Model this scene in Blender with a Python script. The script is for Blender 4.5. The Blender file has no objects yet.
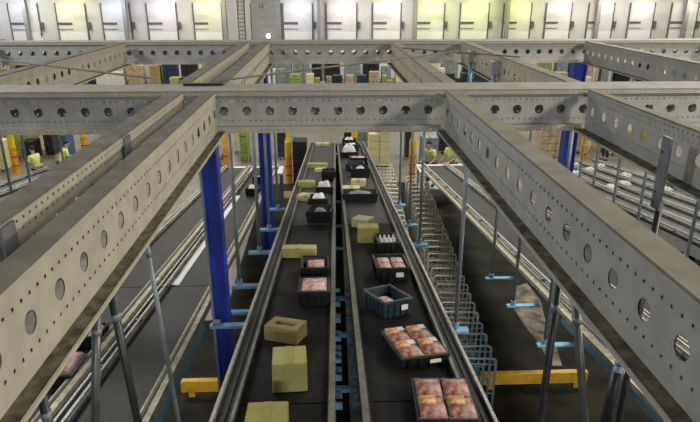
import bpy, bmesh, math, random
from mathutils import Vector, Matrix
random.seed(7)
C = bpy.context.scene.collection
PI = math.pi

# ------------------------------------------------------------------ camera numbers
F = 600.0; CAMZ = 7.6
PITCH = math.atan(221 / F); YAW = math.atan(25 / (F / math.cos(PITCH)))
FW = Vector((math.sin(YAW) * math.cos(PITCH), math.cos(YAW) * math.cos(PITCH), -math.sin(PITCH)))
RT = Vector((math.cos(YAW), -math.sin(YAW), 0)); UP = RT.cross(FW)
CAM = Vector((0, 0, CAMZ))
def ray(px, py): return FW + RT * ((px - 350) / F) + UP * ((211 - py) / F)
def atz(px, py, z): d = ray(px, py); return CAM + d * ((z - CAMZ) / d.z)
def aty(px, py, y): d = ray(px, py); return CAM + d * (y / d.y)
def atx(px, py, x): d = ray(px, py); return CAM + d * (x / d.x)

# ------------------------------------------------------------------ materials
def mat(name, col, rough=.6, metal=0., var=.12, scale=6., bump=0., emit=None, strength=0., col2=None, spec=.5):
    m = bpy.data.materials.new(name); m.use_nodes = True
    nt = m.node_tree; b = nt.nodes['Principled BSDF']
    b.inputs['Roughness'].default_value = rough; b.inputs['Metallic'].default_value = metal
    tc = nt.nodes.new('ShaderNodeTexCoord'); n = nt.nodes.new('ShaderNodeTexNoise')
    n.inputs['Scale'].default_value = scale; n.inputs['Detail'].default_value = 6
    nt.links.new(tc.outputs['Object'], n.inputs['Vector'])
    r = nt.nodes.new('ShaderNodeValToRGB'); nt.links.new(n.outputs['Fac'], r.inputs['Fac'])
    c1 = [max(0, c * (1 - var)) for c in col]; c2 = col2 or [min(1, c * (1 + var)) for c in col]
    r.color_ramp.elements[0].position = .35; r.color_ramp.elements[1].position = .65
    r.color_ramp.elements[0].color = (*c1, 1); r.color_ramp.elements[1].color = (*c2, 1)
    nt.links.new(r.outputs['Color'], b.inputs['Base Color'])
    if bump:
        bp = nt.nodes.new('ShaderNodeBump'); bp.inputs['Strength'].default_value = bump; bp.inputs['Distance'].default_value = .02
        nt.links.new(n.outputs['Fac'], bp.inputs['Height']); nt.links.new(bp.outputs['Normal'], b.inputs['Normal'])
    if emit: b.inputs['Emission Color'].default_value = (*emit, 1); b.inputs['Emission Strength'].default_value = strength
    b.inputs['Specular IOR Level'].default_value = spec
    return m

M = dict(
    steel=mat('galvanised_beige', (.50, .465, .37), .55, .1, .08, 9, .05),
    steelgrey=mat('galvanised_grey', (.42, .42, .405), .5, .15, .08, 9, .05),
    flangedark=mat('dark_flange', (.15, .14, .11), .85, 0, .22, 7, .15),  # darker tone, top flanges of the left beams
    flangegrey=mat('grey_flange', (.31, .30, .265), .8, 0, .12, 7, .1),
    flangepale=mat('pale_flange', (.22, .205, .16), .85, 0, .16, 7, .15),  # lighter tone, top flanges of the right beams and the ties
    dirt=mat('dirty_flange', (.105, .095, .055), .9, 0, .6, 16, .4),
    post=mat('grey_post', (.24, .285, .31), .45, .2, .15, 12),
    darkpost=mat('dark_post', (.05, .052, .056), .4, .4, .2, 12),
    midpost=mat('mid_grey_post', (.13, .135, .14), .4, .4, .2, 12),
    film=mat('cloudy_plastic_film', (.46, .46, .45), .3, 0, .2, 9, .3),
    ltblue=mat('light_blue_paint', (.20, .42, .60), .5, .1, .12, 14),
    blue=mat('blue_paint', (.020, .048, .37), .4, 0, .15, 5),
    bluedull=mat('dull_blue_paint', (.05, .11, .24), .5, 0, .2, 6),
    yellow=mat('yellow_paint', (.62, .36, .03), .5, 0, .15, 7),
    orange=mat('orange_plastic', (.72, .27, .01), .5, 0, .15, 6),
    guardyellow=mat('guard_yellow', (.78, .52, .01), .5, 0, .12, 6),
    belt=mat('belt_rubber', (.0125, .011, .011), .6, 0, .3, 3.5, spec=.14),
    belt2=mat('greyer_belt_rubber', (.045, .042, .043), .5, 0, .16, 3.5),  # lighter grey tone for the far belt section
    belt3=mat('grey_belt', (.024, .0225, .0235), .55, 0, .2, 2.5, spec=.25),
    rail=mat('alu_rail', (.27, .265, .24), .4, .6, .2, 20),
    raildark=mat('dark_rail', (.035, .034, .030), .5, .3, .4, 25),
    railwhite=mat('bright_rail', (.45, .44, .40), .4, .3, .15, 20),
    board=mat('beige_guard', (.43, .40, .30), .6, .1, .28, 12),
    whiteflat=mat('white_panel', (.74, .75, .74), .5, 0, .05, 6),
    chrome=mat('cage_steel', (.70, .68, .58), .4, .2, .12, 20),
    cagebase=mat('cage_base', (.07, .09, .10), .6, 0, .2, 10),
    rubber=mat('black_rubber', (.015, .015, .015), .7, 0, .1, 10),
    black=mat('black_plastic', (.016, .016, .018), .42, 0, .25, 12),
    navy=mat('navy_plastic', (.02, .035, .06), .4, 0, .2, 12),
    teal=mat('dark_teal_plastic', (.022, .045, .052), .35, 0, .25, 12),
    rim=mat('crate_rim', (.055, .08, .085), .4, 0, .2, 12),
    card=mat('cream_carton', (.40, .375, .115), .7, 0, .08, 5),
    cardpale=mat('pale_carton', (.62, .58, .32), .7, 0, .06, 5),
    cardbrown=mat('brown_carton', (.33, .26, .09), .7, 0, .1, 6),
    cardhole=mat('carton_inside', (.05, .04, .02), .9),
    tape=mat('carton_tape', (.42, .39, .14), .35),
    meat=mat('meat', (.30, .07, .05), .16, 0, .1, 22, .5, col2=(.56, .40, .34)),
    meatpink=mat('pink_meat', (.55, .22, .19), .25, 0, .1, 20, .3, col2=(.80, .62, .56)),
    sauce=mat('orange_sauce', (.70, .22, .03), .25, 0, .2, 22, .3, col2=(.80, .55, .30)),
    tray=mat('clear_tray', (.40, .36, .34), .12, 0, .1, 12),
    label=mat('white_label', (.80, .78, .72), .5, 0, .03, 6),
    white=mat('white_plastic', (.72, .70, .68), .35, 0, .12, 9, .3),
    wall=mat('white_wall_panel', (.54, .54, .52), .6, 0, .03, .8),
    door=mat('white_door_leaf', (.58, .58, .57), .5, 0, .04, 1.2),
    jamb=mat('door_gap', (.10, .10, .10), .7),
    pillar=mat('grey_pilaster', (.26, .26, .26), .6),
    lever=mat('door_lever', (.10, .10, .10), .5),
    ceiling=mat('grey_ceiling', (.30, .30, .30), .8),
    hivis=mat('hi_vis', (.66, .74, .22), .6, 0, .1, 12),
    cloth=mat('dark_clothing', (.02, .022, .03), .8),
    skin=mat('skin', (.50, .30, .21), .55, 0, .05, 8),
    hair=mat('dark_hair', (.02, .014, .01), .7),
    lampbody=mat('lamp_housing', (.5, .5, .5), .5),
    plategrey=mat('purple_grey_plate', (.19, .19, .22), .5, .2, .12, 9),
    belt4=mat('pale_grey_belt', (.085, .088, .09), .45, 0, .15, 2.5),
    cageblue=mat('bluish_cage_steel', (.36, .48, .60), .4, .2, .12, 20),
    green=mat('green_goods', (.25, .33, .08), .6, 0, .3, 9),
    tan=mat('tan_goods', (.45, .33, .20), .6, 0, .3, 9),
    grey=mat('grey_goods', (.22, .25, .27), .6, 0, .25, 9),
    wood=mat('pallet_wood', (.33, .24, .13), .8, 0, .2, 8),
)
def emis(name, col, s):
    return mat(name, col, .5, 0, 0, 1, 0, col, s)

# ------------------------------------------------------------------ mesh helpers
class MB:
    def __init__(s): s.bm = bmesh.new()
    def hexa(s, p):
        v = [s.bm.verts.new(q) for q in p]
        for f in ((0, 3, 2, 1), (4, 5, 6, 7), (0, 1, 5, 4), (1, 2, 6, 5), (2, 3, 7, 6), (3, 0, 4, 7)):
            s.bm.faces.new([v[i] for i in f])
        return s
    def box(s, x0, x1, y0, y1, z0, z1):
        return s.hexa([(x0, y0, z0), (x1, y0, z0), (x1, y1, z0), (x0, y1, z0), (x0, y0, z1), (x1, y0, z1), (x1, y1, z1), (x0, y1, z1)])
    def tube(s, pts, r, n=8, caps=True):
        pts = [Vector(p) for p in pts]; rings = []
        ref = None
        for i, p in enumerate(pts):
            a = pts[max(0, i - 1)]; b = pts[min(len(pts) - 1, i + 1)]
            t = (b - a).normalized()
            if ref is None:
                ref = Vector((0, 0, 1)) if abs(t.z) < .9 else Vector((0, 1, 0))
            u = t.cross(ref).normalized(); w = u.cross(t).normalized(); ref = w
            rr = r[i] if isinstance(r, (list, tuple)) else r
            rings.append([s.bm.verts.new(p + (u * math.cos(2 * PI * k / n) + w * math.sin(2 * PI * k / n)) * rr) for k in range(n)])
        for a, b in zip(rings, rings[1:]):
            for k in range(n): s.bm.faces.new((a[k], a[(k + 1) % n], b[(k + 1) % n], b[k]))
        if caps: s.bm.faces.new(rings[0][::-1]); s.bm.faces.new(rings[-1])
        return s
    def lathe(s, prof, n=16, c=(0, 0, 0)):
        rings = [[s.bm.verts.new((c[0] + r * math.cos(2 * PI * k / n), c[1] + r * math.sin(2 * PI * k / n), c[2] + z)) for k in range(n)] for r, z in prof]
        for a, b in zip(rings, rings[1:]):
            for k in range(n): s.bm.faces.new((a[k], a[(k + 1) % n], b[(k + 1) % n], b[k]))
        s.bm.faces.new(rings[0][::-1]); s.bm.faces.new(rings[-1])
        return s
    def ball(s, c, r, sc=(1, 1, 1), u=10, v=7):
        m = Matrix.Translation(c) @ Matrix.Diagonal((r * sc[0], r * sc[1], r * sc[2], 1))
        bmesh.ops.create_uvsphere(s.bm, u_segments=u, v_segments=v, radius=1, matrix=m); return s
    def path(s, x0, x1, h0, h1, st):
        """a bar following a list of (x shift, y, z) stations"""
        rings = [[s.bm.verts.new((dx + a, y, z + b)) for a, b in ((x0, h0), (x1, h0), (x1, h1), (x0, h1))] for dx, y, z in st]
        for a, b in zip(rings, rings[1:]):
            for k in range(4): s.bm.faces.new((a[k], a[(k + 1) % 4], b[(k + 1) % 4], b[k]))
        s.bm.faces.new(rings[0][::-1]); s.bm.faces.new(rings[-1]); return s
    def bevel(s, w, seg=1):
        bmesh.ops.bevel(s.bm, geom=list(s.bm.edges), offset=w, segments=seg, affect='EDGES', clamp_overlap=True); return s
    def build(s, name, m, parent=None, smooth=False):
        bmesh.ops.recalc_face_normals(s.bm, faces=s.bm.faces)
        me = bpy.data.meshes.new(name); s.bm.to_mesh(me); s.bm.free()
        if smooth:
            for p in me.polygons: p.use_smooth = True
        me.materials.append(M[m] if isinstance(m, str) else m)
        o = bpy.data.objects.new(name, me); C.objects.link(o)
        if parent: o.parent = parent
        return o
def tag(o, label, cat, group=None):
    o['label'] = label; o['category'] = cat
    if group: o['group'] = group
    return o
def thing(name, label, cat, loc=(0, 0, 0), rz=0, group=None):
    o = bpy.data.objects.new(name, None); C.objects.link(o); o.empty_display_size = .1
    o.location = loc; o.rotation_euler = (0, 0, rz)
    return tag(o, label, cat, group)
def struct(o): o['kind'] = 'structure'; return o
def dup(root, label=None, group=None, mats=None):
    kids = {}
    for q in C.objects:
        if q.parent: kids.setdefault(q.parent, []).append(q)
    def rec(o, par):
        c = o.copy(); C.objects.link(c); c.parent = par
        for k in kids.get(o, []): rec(k, c)
        return c
    r = rec(root, None)
    if label: r['label'] = label
    if group: r['group'] = group
    return r
ORD = 'first second third fourth fifth sixth seventh eighth ninth tenth eleventh twelfth thirteenth fourteenth fifteenth sixteenth seventeenth eighteenth nineteenth twentieth'.split()
ORD += ['twenty-' + w for w in ORD[:9]] + ['thirtieth'] + ['thirty-' + w for w in ORD[:9]] + ['fortieth'] + ['forty-' + w for w in ORD[:9]]

# ------------------------------------------------------------------ perforated beams
ZT, ZB = 6.85, 6.55
PITCH_H = .204
_cells = {}
def cell_geo(h, zc, rad, rows, size, PITCH_H):
    """one period of perforated web: verts (u, v), faces"""
    key = (h, zc, rad, rows, size, PITCH_H)
    if key in _cells: return _cells[key]
    bm = bmesh.new(); es = []
    def loop(ps):
        vs = [bm.verts.new((a, b, 0)) for a, b in ps]
        for i in range(len(vs)): es.append(bm.edges.new((vs[i], vs[(i + 1) % len(vs)])))
    loop([(0, 0), (PITCH_H, 0), (PITCH_H, h), (0, h)])
    if rad: loop([(PITCH_H / 2 + rad * math.cos(2 * PI * k / 16), zc + rad * math.sin(2 * PI * k / 16)) for k in range(16)])
    for v in rows:
        for k in range(4):
            c = PITCH_H * (k + .5) / 4
            loop([(c - size, v - size * .9), (c + size, v - size * .9), (c + size, v + size * .9), (c - size, v + size * .9)])
    bmesh.ops.triangle_fill(bm, use_beauty=True, use_dissolve=False, edges=es)
    bm.verts.index_update()
    r = ([tuple(v.co[:2]) for v in bm.verts], [[v.index for v in f.verts] for f in bm.faces]); bm.free()
    _cells[key] = r; return r
def web(L, fn, h=.30, zc=.152, rad=.036, rows=(.075, .235), size=.0062, phase=0., skip=(), PITCH_H=.204):
    """perforated plate of length L; fn maps (u along, v up, d depth) to a point"""
    bm = bmesh.new(); n = int(math.ceil(L / PITCH_H)); T = .005
    vs0, fs0 = cell_geo(h, zc, rad, rows, size, PITCH_H)
    plain = cell_geo(h, zc, 0, rows, size, PITCH_H)
    for d in (0, T):
        for i in range(n):
            vs, fs = (plain if i in skip else (vs0, fs0))
            vv = [bm.verts.new(fn(u + i * PITCH_H + phase, v, d)) for u, v in vs]
            for f in fs:
                try: bm.faces.new([vv[k] for k in f])
                except ValueError: pass
    b = MB(); b.bm.free(); b.bm = bm
    bmesh.ops.remove_doubles(bm, verts=bm.verts, dist=.00005)
    return b
def beam_y(label, X, face, y0, y1, out=.115, inn=.058, lip=.035, topm='flangedark', webm='steel', botm='dirt', phase=0., group=None):
    """beam running away from the camera; its perforated web looks towards face (+1 = +X)"""
    t = thing('steel_beam', label, 'beam', (X, (y0 + y1) / 2, ZB), 0, group)
    ox, oy, oz = X, (y0 + y1) / 2, ZB
    L = y1 - y0
    fn = lambda u, v, d: (-face * d, y0 - oy + u, v)
    n = int(math.ceil((L) / PITCH_H))
    web(L - .001, fn, phase=0).build('web', webm, t)
    L = n * PITCH_H; a, b = y0 - oy, y0 - oy + L
    def fl(xa, xb, za, zb): return sorted((xa * face, xb * face)), (za, zb)
    m = MB()
    xs, zs = fl(.006 if lip else 0.0, -out, .292, .30); m.box(xs[0], xs[1], a, b, .3002, .312)
    m.build('top_flange', topm, t)
    m = MB(); xs = sorted((-out * face, (-out + .01) * face)); m.box(xs[0], xs[1], a, b, .255, .3001); m.build('flange_lip', webm, t)
    if lip:
        web(L - .001, lambda u, v, d: (face * (.010 - d), a + u, .30 - .042 + v), h=.042, zc=0, rad=0, rows=(.021,), size=.006).build('top_lip', webm, t)
    m = MB(); xs = sorted((0.0, inn * face)); m.box(xs[0], xs[1], a, b, -.008, -.0002); m.build('bottom_flange', botm, t)
    m = MB(); xs = sorted((inn * face, (inn + .008) * face)); m.box(xs[0], xs[1], a, b, -.010, .004); m.build('bottom_lip', webm, t)
    return t
def beam_x(label, Y, x0, x1, depth=.32, webm='steelgrey', lipm='steel', topm='flangedark', group=None):
    """cross beam of two back to back channels; perforated web looks towards the camera (-Y)"""
    ox = (x0 + x1) / 2
    t = thing('cross_beam', label, 'beam', (ox, Y, ZB), 0, group)
    P = .181; n = int(math.ceil((x1 - x0) / P)); L = n * P; a = x0 - ox; b = a + L
    web(L - .001, lambda u, v, d: (a + u, d, v), size=.006, rows=(.07, .225), zc=.146, PITCH_H=P).build('web', webm, t)
    web(L - .001, lambda u, v, d: (a + u, depth - d, v), size=.006, rows=(.07, .225), zc=.146, PITCH_H=P).build('back_web', webm, t)
    MB().box(a, b, -.035, depth + .02, .3002, .312).build('top_flange', topm, t)
    web(L - .001, lambda u, v, d: (a + u, -.035 + d, .272 + v), h=.03, zc=0, rad=0, rows=(.013,), size=.005, PITCH_H=P).build('top_lip', lipm, t)
    MB().box(a, b, -.05, -.0002, .022, .03).build('bottom_flange', topm, t)
    web(L - .001, lambda u, v, d: (a + u, -.055 + d, -.02 + v), h=.05, zc=0, rad=0, rows=(.022,), size=.005, PITCH_H=P).build('bottom_lip', lipm, t)
    return t

Y_MID, Y_FAR = 4.78, 9.55
def ph(y_hole, y_end_min):
    """start of the first period so that one large hole sits at y_hole"""
    y = y_hole - PITCH_H / 2
    while y - PITCH_H > y_end_min: y -= PITCH_H
    return y
yl = ph(2.158, -.6); yr = ph(2.159, -.6)
nl = int((Y_MID - .06 - yl) / PITCH_H)
beam_y('near beige perforated steel beam rising from the low corner above the crate of pale packs', -.86, 1, yl, yl + nl * PITCH_H - .002, out=.085, lip=0)
beam_y('beige perforated steel beam running alongside the nearest one on its outer side, with bolted plates', -1.115, 1, yl, yl + nl * PITCH_H - .002, out=.10, lip=.03)
beam_y('long grey perforated steel beam slanting over the roll cages and the shiny railed belt', .94, -1, yr, yr + nl * PITCH_H - .002, lip=0, topm='flangepale', webm='steelgrey')
beam_y('grey perforated steel beam with a bolted hanger plate above the bundle of parallel belts', 2.08, -1, yr, yr + nl * PITCH_H - .002, out=.06, inn=.10, lip=.02, topm='flangepale', webm='steelgrey')
beam_x('wide grey cross beam with round holes spanning the whole picture in front', Y_MID, aty(224, 112, Y_MID).x - 33.5 * .181, 7.2, topm='flangegrey')
beam_x('thinner looking cross beam further back, just below the row of white doors', Y_FAR, aty(177, 53, Y_FAR).x - 52.5 * .181, 11.3, topm='flangegrey')
yb0 = Y_MID + .345; nb = int((Y_FAR - .06 - yb0) / PITCH_H)
for X, f, lb in ((-4.95, 1, 'short grey beam joining the two cross beams at the outermost end by the bluish doors'),
                 (-3.0, 1, 'beige beam between the two cross beams with a row of dark holes, near the bluish doors'),
                 (-1.165, 1, 'outer beam of the close pair between the two cross beams, below the wall ladder'),
                 (-.86, 1, 'inner beam of the close pair between the two cross beams, below the numbered grey door'),
                 (1.0, -1, 'beam between the two cross beams, in line with the near beam over the roll cages'),
                 (2.08, -1, 'beam between the two cross beams carrying two pale blue posts'),
                 (4.0, -1, 'beam between the two cross beams running out past the bluish glow'),
                 (5.95, -1, 'outermost beam between the two cross beams beyond the bluish glow')):
    beam_y(lb, X, f, yb0, yb0 + nb * PITCH_H - .002, out=.11 if X != -1.165 else .10, lip=.012, webm='steel' if X < 3 else 'steelgrey', topm='flangedark' if X < 0 else 'flangepale')
# strip and diagonal ties on the frame
tag(MB().box(-1.17, -.85, 5.01, 5.07, ZT + .013, ZT + .03).build('dark_slot_strip', 'rubber'), 'black strip standing for the dark slot in the wide cross beam above the beam pair', 'strip')  # black strip stands in for the dark gap where the channels butt
def tie(a, b, label):
    tag(MB().tube([a, b], .010, 6).build('diagonal_tie', 'flangepale'), label, 'brace')
ZTIE = ZT + .036
tie(atz(216, 81, ZTIE), atz(459, 51, ZTIE), 'thin diagonal steel tie lying across the middle bay between the two cross beams')
tie(atz(150, 78, ZTIE), atz(-25, 57, ZTIE), 'thin diagonal steel tie in front of the row of dark holes, by the bluish doors')
tie(atz(402, 48, ZTIE), atz(520, 57, ZTIE), 'thin diagonal steel tie ending near the two pale blue posts')

# ------------------------------------------------------------------ belts
K = .125
Z0 = 5.60
def zc(y, dz=0): return Z0 - dz - K * y
def dxc(y): return .0155 * (min(y, 16.6) - 3) + .0065 * max(0, y - 16.6)
def dxr(y): return .0065 * (y - 3)
def stc(ys, dx=dxc): return [(dx(y), y, zc(y) if y <= 16.6 else zc(16.6) - .27 * (y - 16.6)) for y in ys]
SLOPE = math.atan(K)
def sect(st0, st1): return stc([st0, st1])
ALL = [1.0, 16.6, 26.0]
def central(label, xa, xb, ra, rb, left):
    """one of the two inclined belts in the middle; rails (outer, inner) on either side"""
    DX = dxc if left else dxr
    t = thing('belt_conveyor', label, 'conveyor', (0, 0, 0))
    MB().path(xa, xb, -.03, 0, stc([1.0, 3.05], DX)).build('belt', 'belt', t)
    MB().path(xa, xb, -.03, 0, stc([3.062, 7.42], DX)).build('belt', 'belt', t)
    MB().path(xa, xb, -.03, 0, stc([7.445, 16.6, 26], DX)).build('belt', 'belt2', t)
    for s, (o, i) in ((-1, ra), (1, rb)):
        lo, hi = min(o, i), max(o, i)
        m = MB().path(lo, hi, -.16, .02, stc(ALL, DX)); m.build('side_channel', 'raildark', t)
        w = (hi - lo)
        if w > .07:
            MB().path(lo, lo + .02, .0201, .05, stc(ALL, DX)).build('guard_rail', 'railwhite' if s < 0 else 'rail', t)
            MB().path(hi - .02, hi, .0201, .05, stc(ALL, DX)).build('guard_rail', 'rail' if s < 0 else 'railwhite', t)
            MB().path((lo + hi) / 2 - .004, (lo + hi) / 2 + .012, .0201, .03, stc(ALL, DX)).build('rail_strip', 'raildark', t)
        else:
            q = hi if left else lo; e = .040 if left else -.040
            MB().path(min(q, q - e), max(q, q - e), .0201, .05, stc(ALL, DX)).build('guard_rail', 'rail', t)
    if left: MB().path(hi + .004, hi + .10, -.36, -.34, stc(ALL, DX)).build('slot_shade_strip', 'rubber', t)  # dark strip added to keep the slot between the belts black
    MB().path(xa, xb, -.20, -.165, stc(ALL, DX)).build('return_belt', 'belt', t)
    # brackets that show in the slot between the two belts
    xs = (rb[0] if left else ra[0])
    bm = None
    for k in range(28):
        y = 2.1 + k * .115 + .02 * (k * 7 % 5)
        if bm is None:
            d = .045 if left else -.045
            bm = MB().box(min(0, d), max(0, d), -.014, .014, -.015, .015).build('bracket', 'ltblue', t); b = bm
        else:
            b = bm.copy(); C.objects.link(b); b.parent = t
        b.location = (xs + DX(y), y, zc(y) - .12 - .025 * (k % 3))
    return t
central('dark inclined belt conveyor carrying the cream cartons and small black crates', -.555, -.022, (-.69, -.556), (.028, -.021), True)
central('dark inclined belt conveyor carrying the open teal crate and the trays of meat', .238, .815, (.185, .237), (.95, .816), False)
for i, y in enumerate((2.5, 3.5, 4.38, 5.2, 6.9, 8.0, 9.66)):
    tag(MB().box(.034 + dxc(y), .18 + dxr(y), y - .022, y + .022, zc(y) - .19, zc(y) - .162).build('cross_tie', 'ltblue'),
        f'pale blue cross tie in the slot between the two middle belts, {ORD[i]} from the camera', 'tie', 'cross ties between the two middle belts')

D = 1.2
def lowst(ys, dz): return [(0, y, zc(y, dz)) for y in ys]
def lower(label, xa, xb, y0, y1, dz, split=None, beltm='belt3', boards=(False, False), railm='railwhite', near_blue=True, side='board', drop=.15, apron=False):
    t = thing('belt_conveyor', label, 'conveyor', (0, 0, 0))
    ss = [y0] + ([split] if split else []) + [y1]
    for a, b in zip(ss, ss[1:]):
        MB().path(xa, xb, -.03, 0, lowst([a + .01, b - .01], dz)).build('belt', beltm, t)
    st = lowst([y0, y1], dz); yn = 7.3 if near_blue else y0
    h0 = None
    for sg, x, bd in ((-1, xa, boards[0]), (1, xb, boards[1])):
        if bd:
            lo, hi = sorted((x + sg * .002, x + sg * .13))
            MB().path(lo, hi, -.02, .10, st).build('side_board', 'board', t)
            lo, hi = sorted((x + sg * .03, x + sg * .06)); MB().path(lo, hi, .1001, .112, st).build('board_slot', 'raildark', t)
        else:
            lo, hi = sorted((x + sg * .002, x + sg * .085))
            MB().path(lo, hi, -.02, .03, st).build('side_channel', 'rail' if near_blue else 'raildark', t)
            for d, hh in ((.014, .07), (.064, .11)):
                MB().path(x + sg * d - .012, x + sg * d + .012, hh, hh + .024, st).build('guard_rail', railm, t)
            y = y0 + .4
            while y < y1:
                if h0 is None: h = h0 = MB().box(-.042, .042, -.010, .010, .0302, .0695).build('rail_holder', 'rail', t)
                else: h = h0.copy(); C.objects.link(h)
                h.parent = t; h.location = (x + sg * .043, y, zc(y, dz)); y += 1.25
        lo, hi = sorted((x + sg * .0, x + sg * .06))
        MB().path(lo, hi, -drop, -.0205, lowst([yn, y1], dz)).build('side_frame', side, t)
        if near_blue: MB().path(lo, hi, -.30, -.0205, lowst([y0, yn - .01], dz)).build('side_frame', 'ltblue', t)
    if apron: MB().path(xa - .20, xa - .088, -.05, .012, st).build('side_board', 'board', t)
    if not near_blue:
        for y in (y0 + 1.0, (y0 + y1) / 2, y1 - 1.0):
            for x in (xa + .06, xb - .06): MB().box(x - .03, x + .03, y - .03, y + .03, 0, zc(y, dz) - .29).build('leg', 'post', t)
    MB().path(xa + .02, xb - .02, -.28, -.10, st).build('frame_bed', 'raildark', t)
    return t
LA = lower('lower grey belt conveyor with beige side boards, passing behind the tall blue column', -2.42, -1.78, 1.5, 19.8, D, split=8.27, boards=(False, True), railm='rail')
MB().path(-2.41, -2.29, .002, .02, lowst([8.3, 15.0], D)).build('edge_panel', 'whiteflat', LA)
LB = lower('lower grey belt conveyor half hidden below the near beige beam, carrying crates of packs', -3.36, -2.72, 1.5, 19.8, D, split=8.27, boards=(False, True))
RA = lower('lower grey belt conveyor with shiny rails on the far side of the roll cages', 3.33, 3.98, 1.5, 19.8, D, split=9.2, apron=True)
RB = lower('lower grey belt conveyor just beyond the shiny railed one, partly under the long grey beam', 4.17, 4.83, 1.5, 19.8, D, split=9.2)
for i, (xa, xb) in enumerate(((7.45, 7.98), (8.15, 8.68), (8.85, 9.4), (9.57, 10.2))):
    lower(f'flat grey belt under the bolted hanger plate, {ORD[i]} of four from the roll cages', xa, xb, 5.0, 22.0, D + .25, railm='railwhite', near_blue=False, side='steelgrey', beltm='belt4', drop=.28 if i == 0 else .15)
for i, (xa, xb) in enumerate(((-8.3, -7.7), (-9.1, -8.5), (-9.9, -9.3))):
    lower(f'flat grey belt far off behind the beige beam pair, {ORD[i]} from the tall blue column', xa, xb, 9.0, 21.0, D + .2, railm='railwhite', near_blue=False, side='steelgrey', beltm='belt4')

# ------------------------------------------------------------------ hanger posts
def hanger(label, x, y, zlow, bar, ztop=6.53, r=.02, group=None, pm='post', arm=None):
    """hanging post with a pale blue foot bar reaching from bar[0] to bar[1]"""
    t = thing('hanger_post', label, 'hanger', (x, y, zlow), 0, group)
    MB().tube([(0, 0, 0), (0, 0, ztop - zlow)], r, 8).build('post', pm, t, True)
    MB().box(-.05, .05, -.04, .04, ztop - zlow - .008, ztop - zlow + .004).build('top_plate', 'post', t)
    if arm: MB().box(min(0, arm - x), max(0, arm - x), -.02, .02, ztop - zlow + .0042, ztop - zlow + .03).build('top_arm', 'post', t)
    if bar:
        MB().box(bar[0] - x, bar[1] - x, -.04, .04, -.035, -.001).bevel(.006).build('foot_bar', 'ltblue', t)
        MB().tube([(0, 0, 0), (0, 0, .06)], r * 1.6, 8).build('clamp', 'ltblue', t)
    return t
for i, y in enumerate((4.42, 5.7, 6.9, 8.0, 9.3)):
    xe = -.70 + dxc(y)
    if i == 0:
        continue
    hanger(f'blue footed hanger post beside the carton belt, {ORD[i-1]} behind the tall blue column', xe - (.28 if i == 1 else .22), y, zc(y) - .2, (xe - .36, xe - .004), group='hangers beside the carton belt')
for i, y in enumerate((4.42, 7.0, 8.0, 9.3)):
    xe = .955 + dxr(y)
    hanger(f'blue footed hanger post between meat belt and roll cages, {ORD[i]} from the camera', xe + (.11 if i == 0 else .18), y, zc(y) - .16, (xe + .003, xe + (.22 if i == 0 else .29)), r=.017, group='hangers beside the meat belt')
for i, y in enumerate((6.45, 7.75, 8.95)):
    hanger(f'blue footed hanger post beside the shiny railed belt, {ORD[i]} from the camera', 2.72, y, zc(y, D) - .20, (2.62, 3.125), r=.024, arm=2.12, group='hangers beside the shiny railed belt')
for i, (px, z_) in enumerate(((579, 12.2), (594, 11.4), (617, 10.7), (645, 9.8), (703, 8.4))):
    p = 5.15
    y = aty(px, 180, 1).x and p / (aty(px, 180, 1).x)
    hanger(f'thin grey hanger post before the bundled flat belts, {ORD[i]} from the far blue column', p, y, zc(y, D) - .1, None, r=.026, group='hangers before the parallel belts')
for i, px in enumerate((6, 27, 64)):
    x_ = -7.45
    y = x_ / aty(px, 165, 1).x
    hanger(f'thin grey hanger post far off before the piled goods, {ORD[i]} from the picture edge', x_, y, zc(y, D) - .1, (-7.62, -7.4), r=.03, group='far hangers by the flat belts')
# short thick hangers below the two near beams
def sleeve(label, a, b, r=.017, rb=None, mm='darkpost'):
    a, b = Vector(a), Vector(b)
    t = thing('hanger_tube', label, 'hanger', a)
    MB().tube([(0, 0, 0), b - a], r, 10).build('tube', mm, t, True)
    MB().tube([(0, 0, .03), (0, 0, -.02)], r * 1.25, 10).build('cap', 'post', t, True)
    d = (b - a)
    MB().tube([d * .10, d * .13], r * 1.15, 10).build('collar', 'post', t, True)
    if rb: MB().tube([d * .2, d * .98], rb, 10).build('sleeve', 'darkpost', t, True)
    return t
sleeve('dark upright tube under the long grey beam, close before the yellow barrier', (.945, 2.18, 6.50), (.945, 2.18, 5.2))
q = aty(586, 432, 1.99)
sleeve('shiny slanting tube hanging under the long grey beam beside the dark upright one', (.945, 2.02, 6.50), q + (q - Vector((.945, 2.02, 6.5))) * .5, mm='midpost')
sleeve('thick stubby tube with a pale blue neck under the long grey beam, lowest of three', (.945, 1.63, 6.50), aty(602, 440, 1.66), .013, .019, mm='ltblue')
q = aty(95, 428, 1.93)
sleeve('shiny tube hanging under the near beige beam, above the crate of packs', (-.85, 1.97, 6.50), q + (q - Vector((-.85, 1.97, 6.5))) * .5, mm='midpost')
q = aty(139, 428, 2.14)
sleeve('dark slanting tube hanging under the near beige beam, beside the shiny one', (-.85, 2.12, 6.50), q + (q - Vector((-.85, 2.12, 6.5))) * .5)
sleeve('dark stubby tube under the near beige beam, lowest one by the picture corner', (-.86, 1.52, 6.50), (-.83, 1.52, 5.6), .014, .022)
q = aty(182, 440, 2.8)
sleeve('long thin blue grey tube hanging from the near beige beam beside the tall blue column', (-.905, 2.77, 6.52), q, .0125, mm='post')
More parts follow.
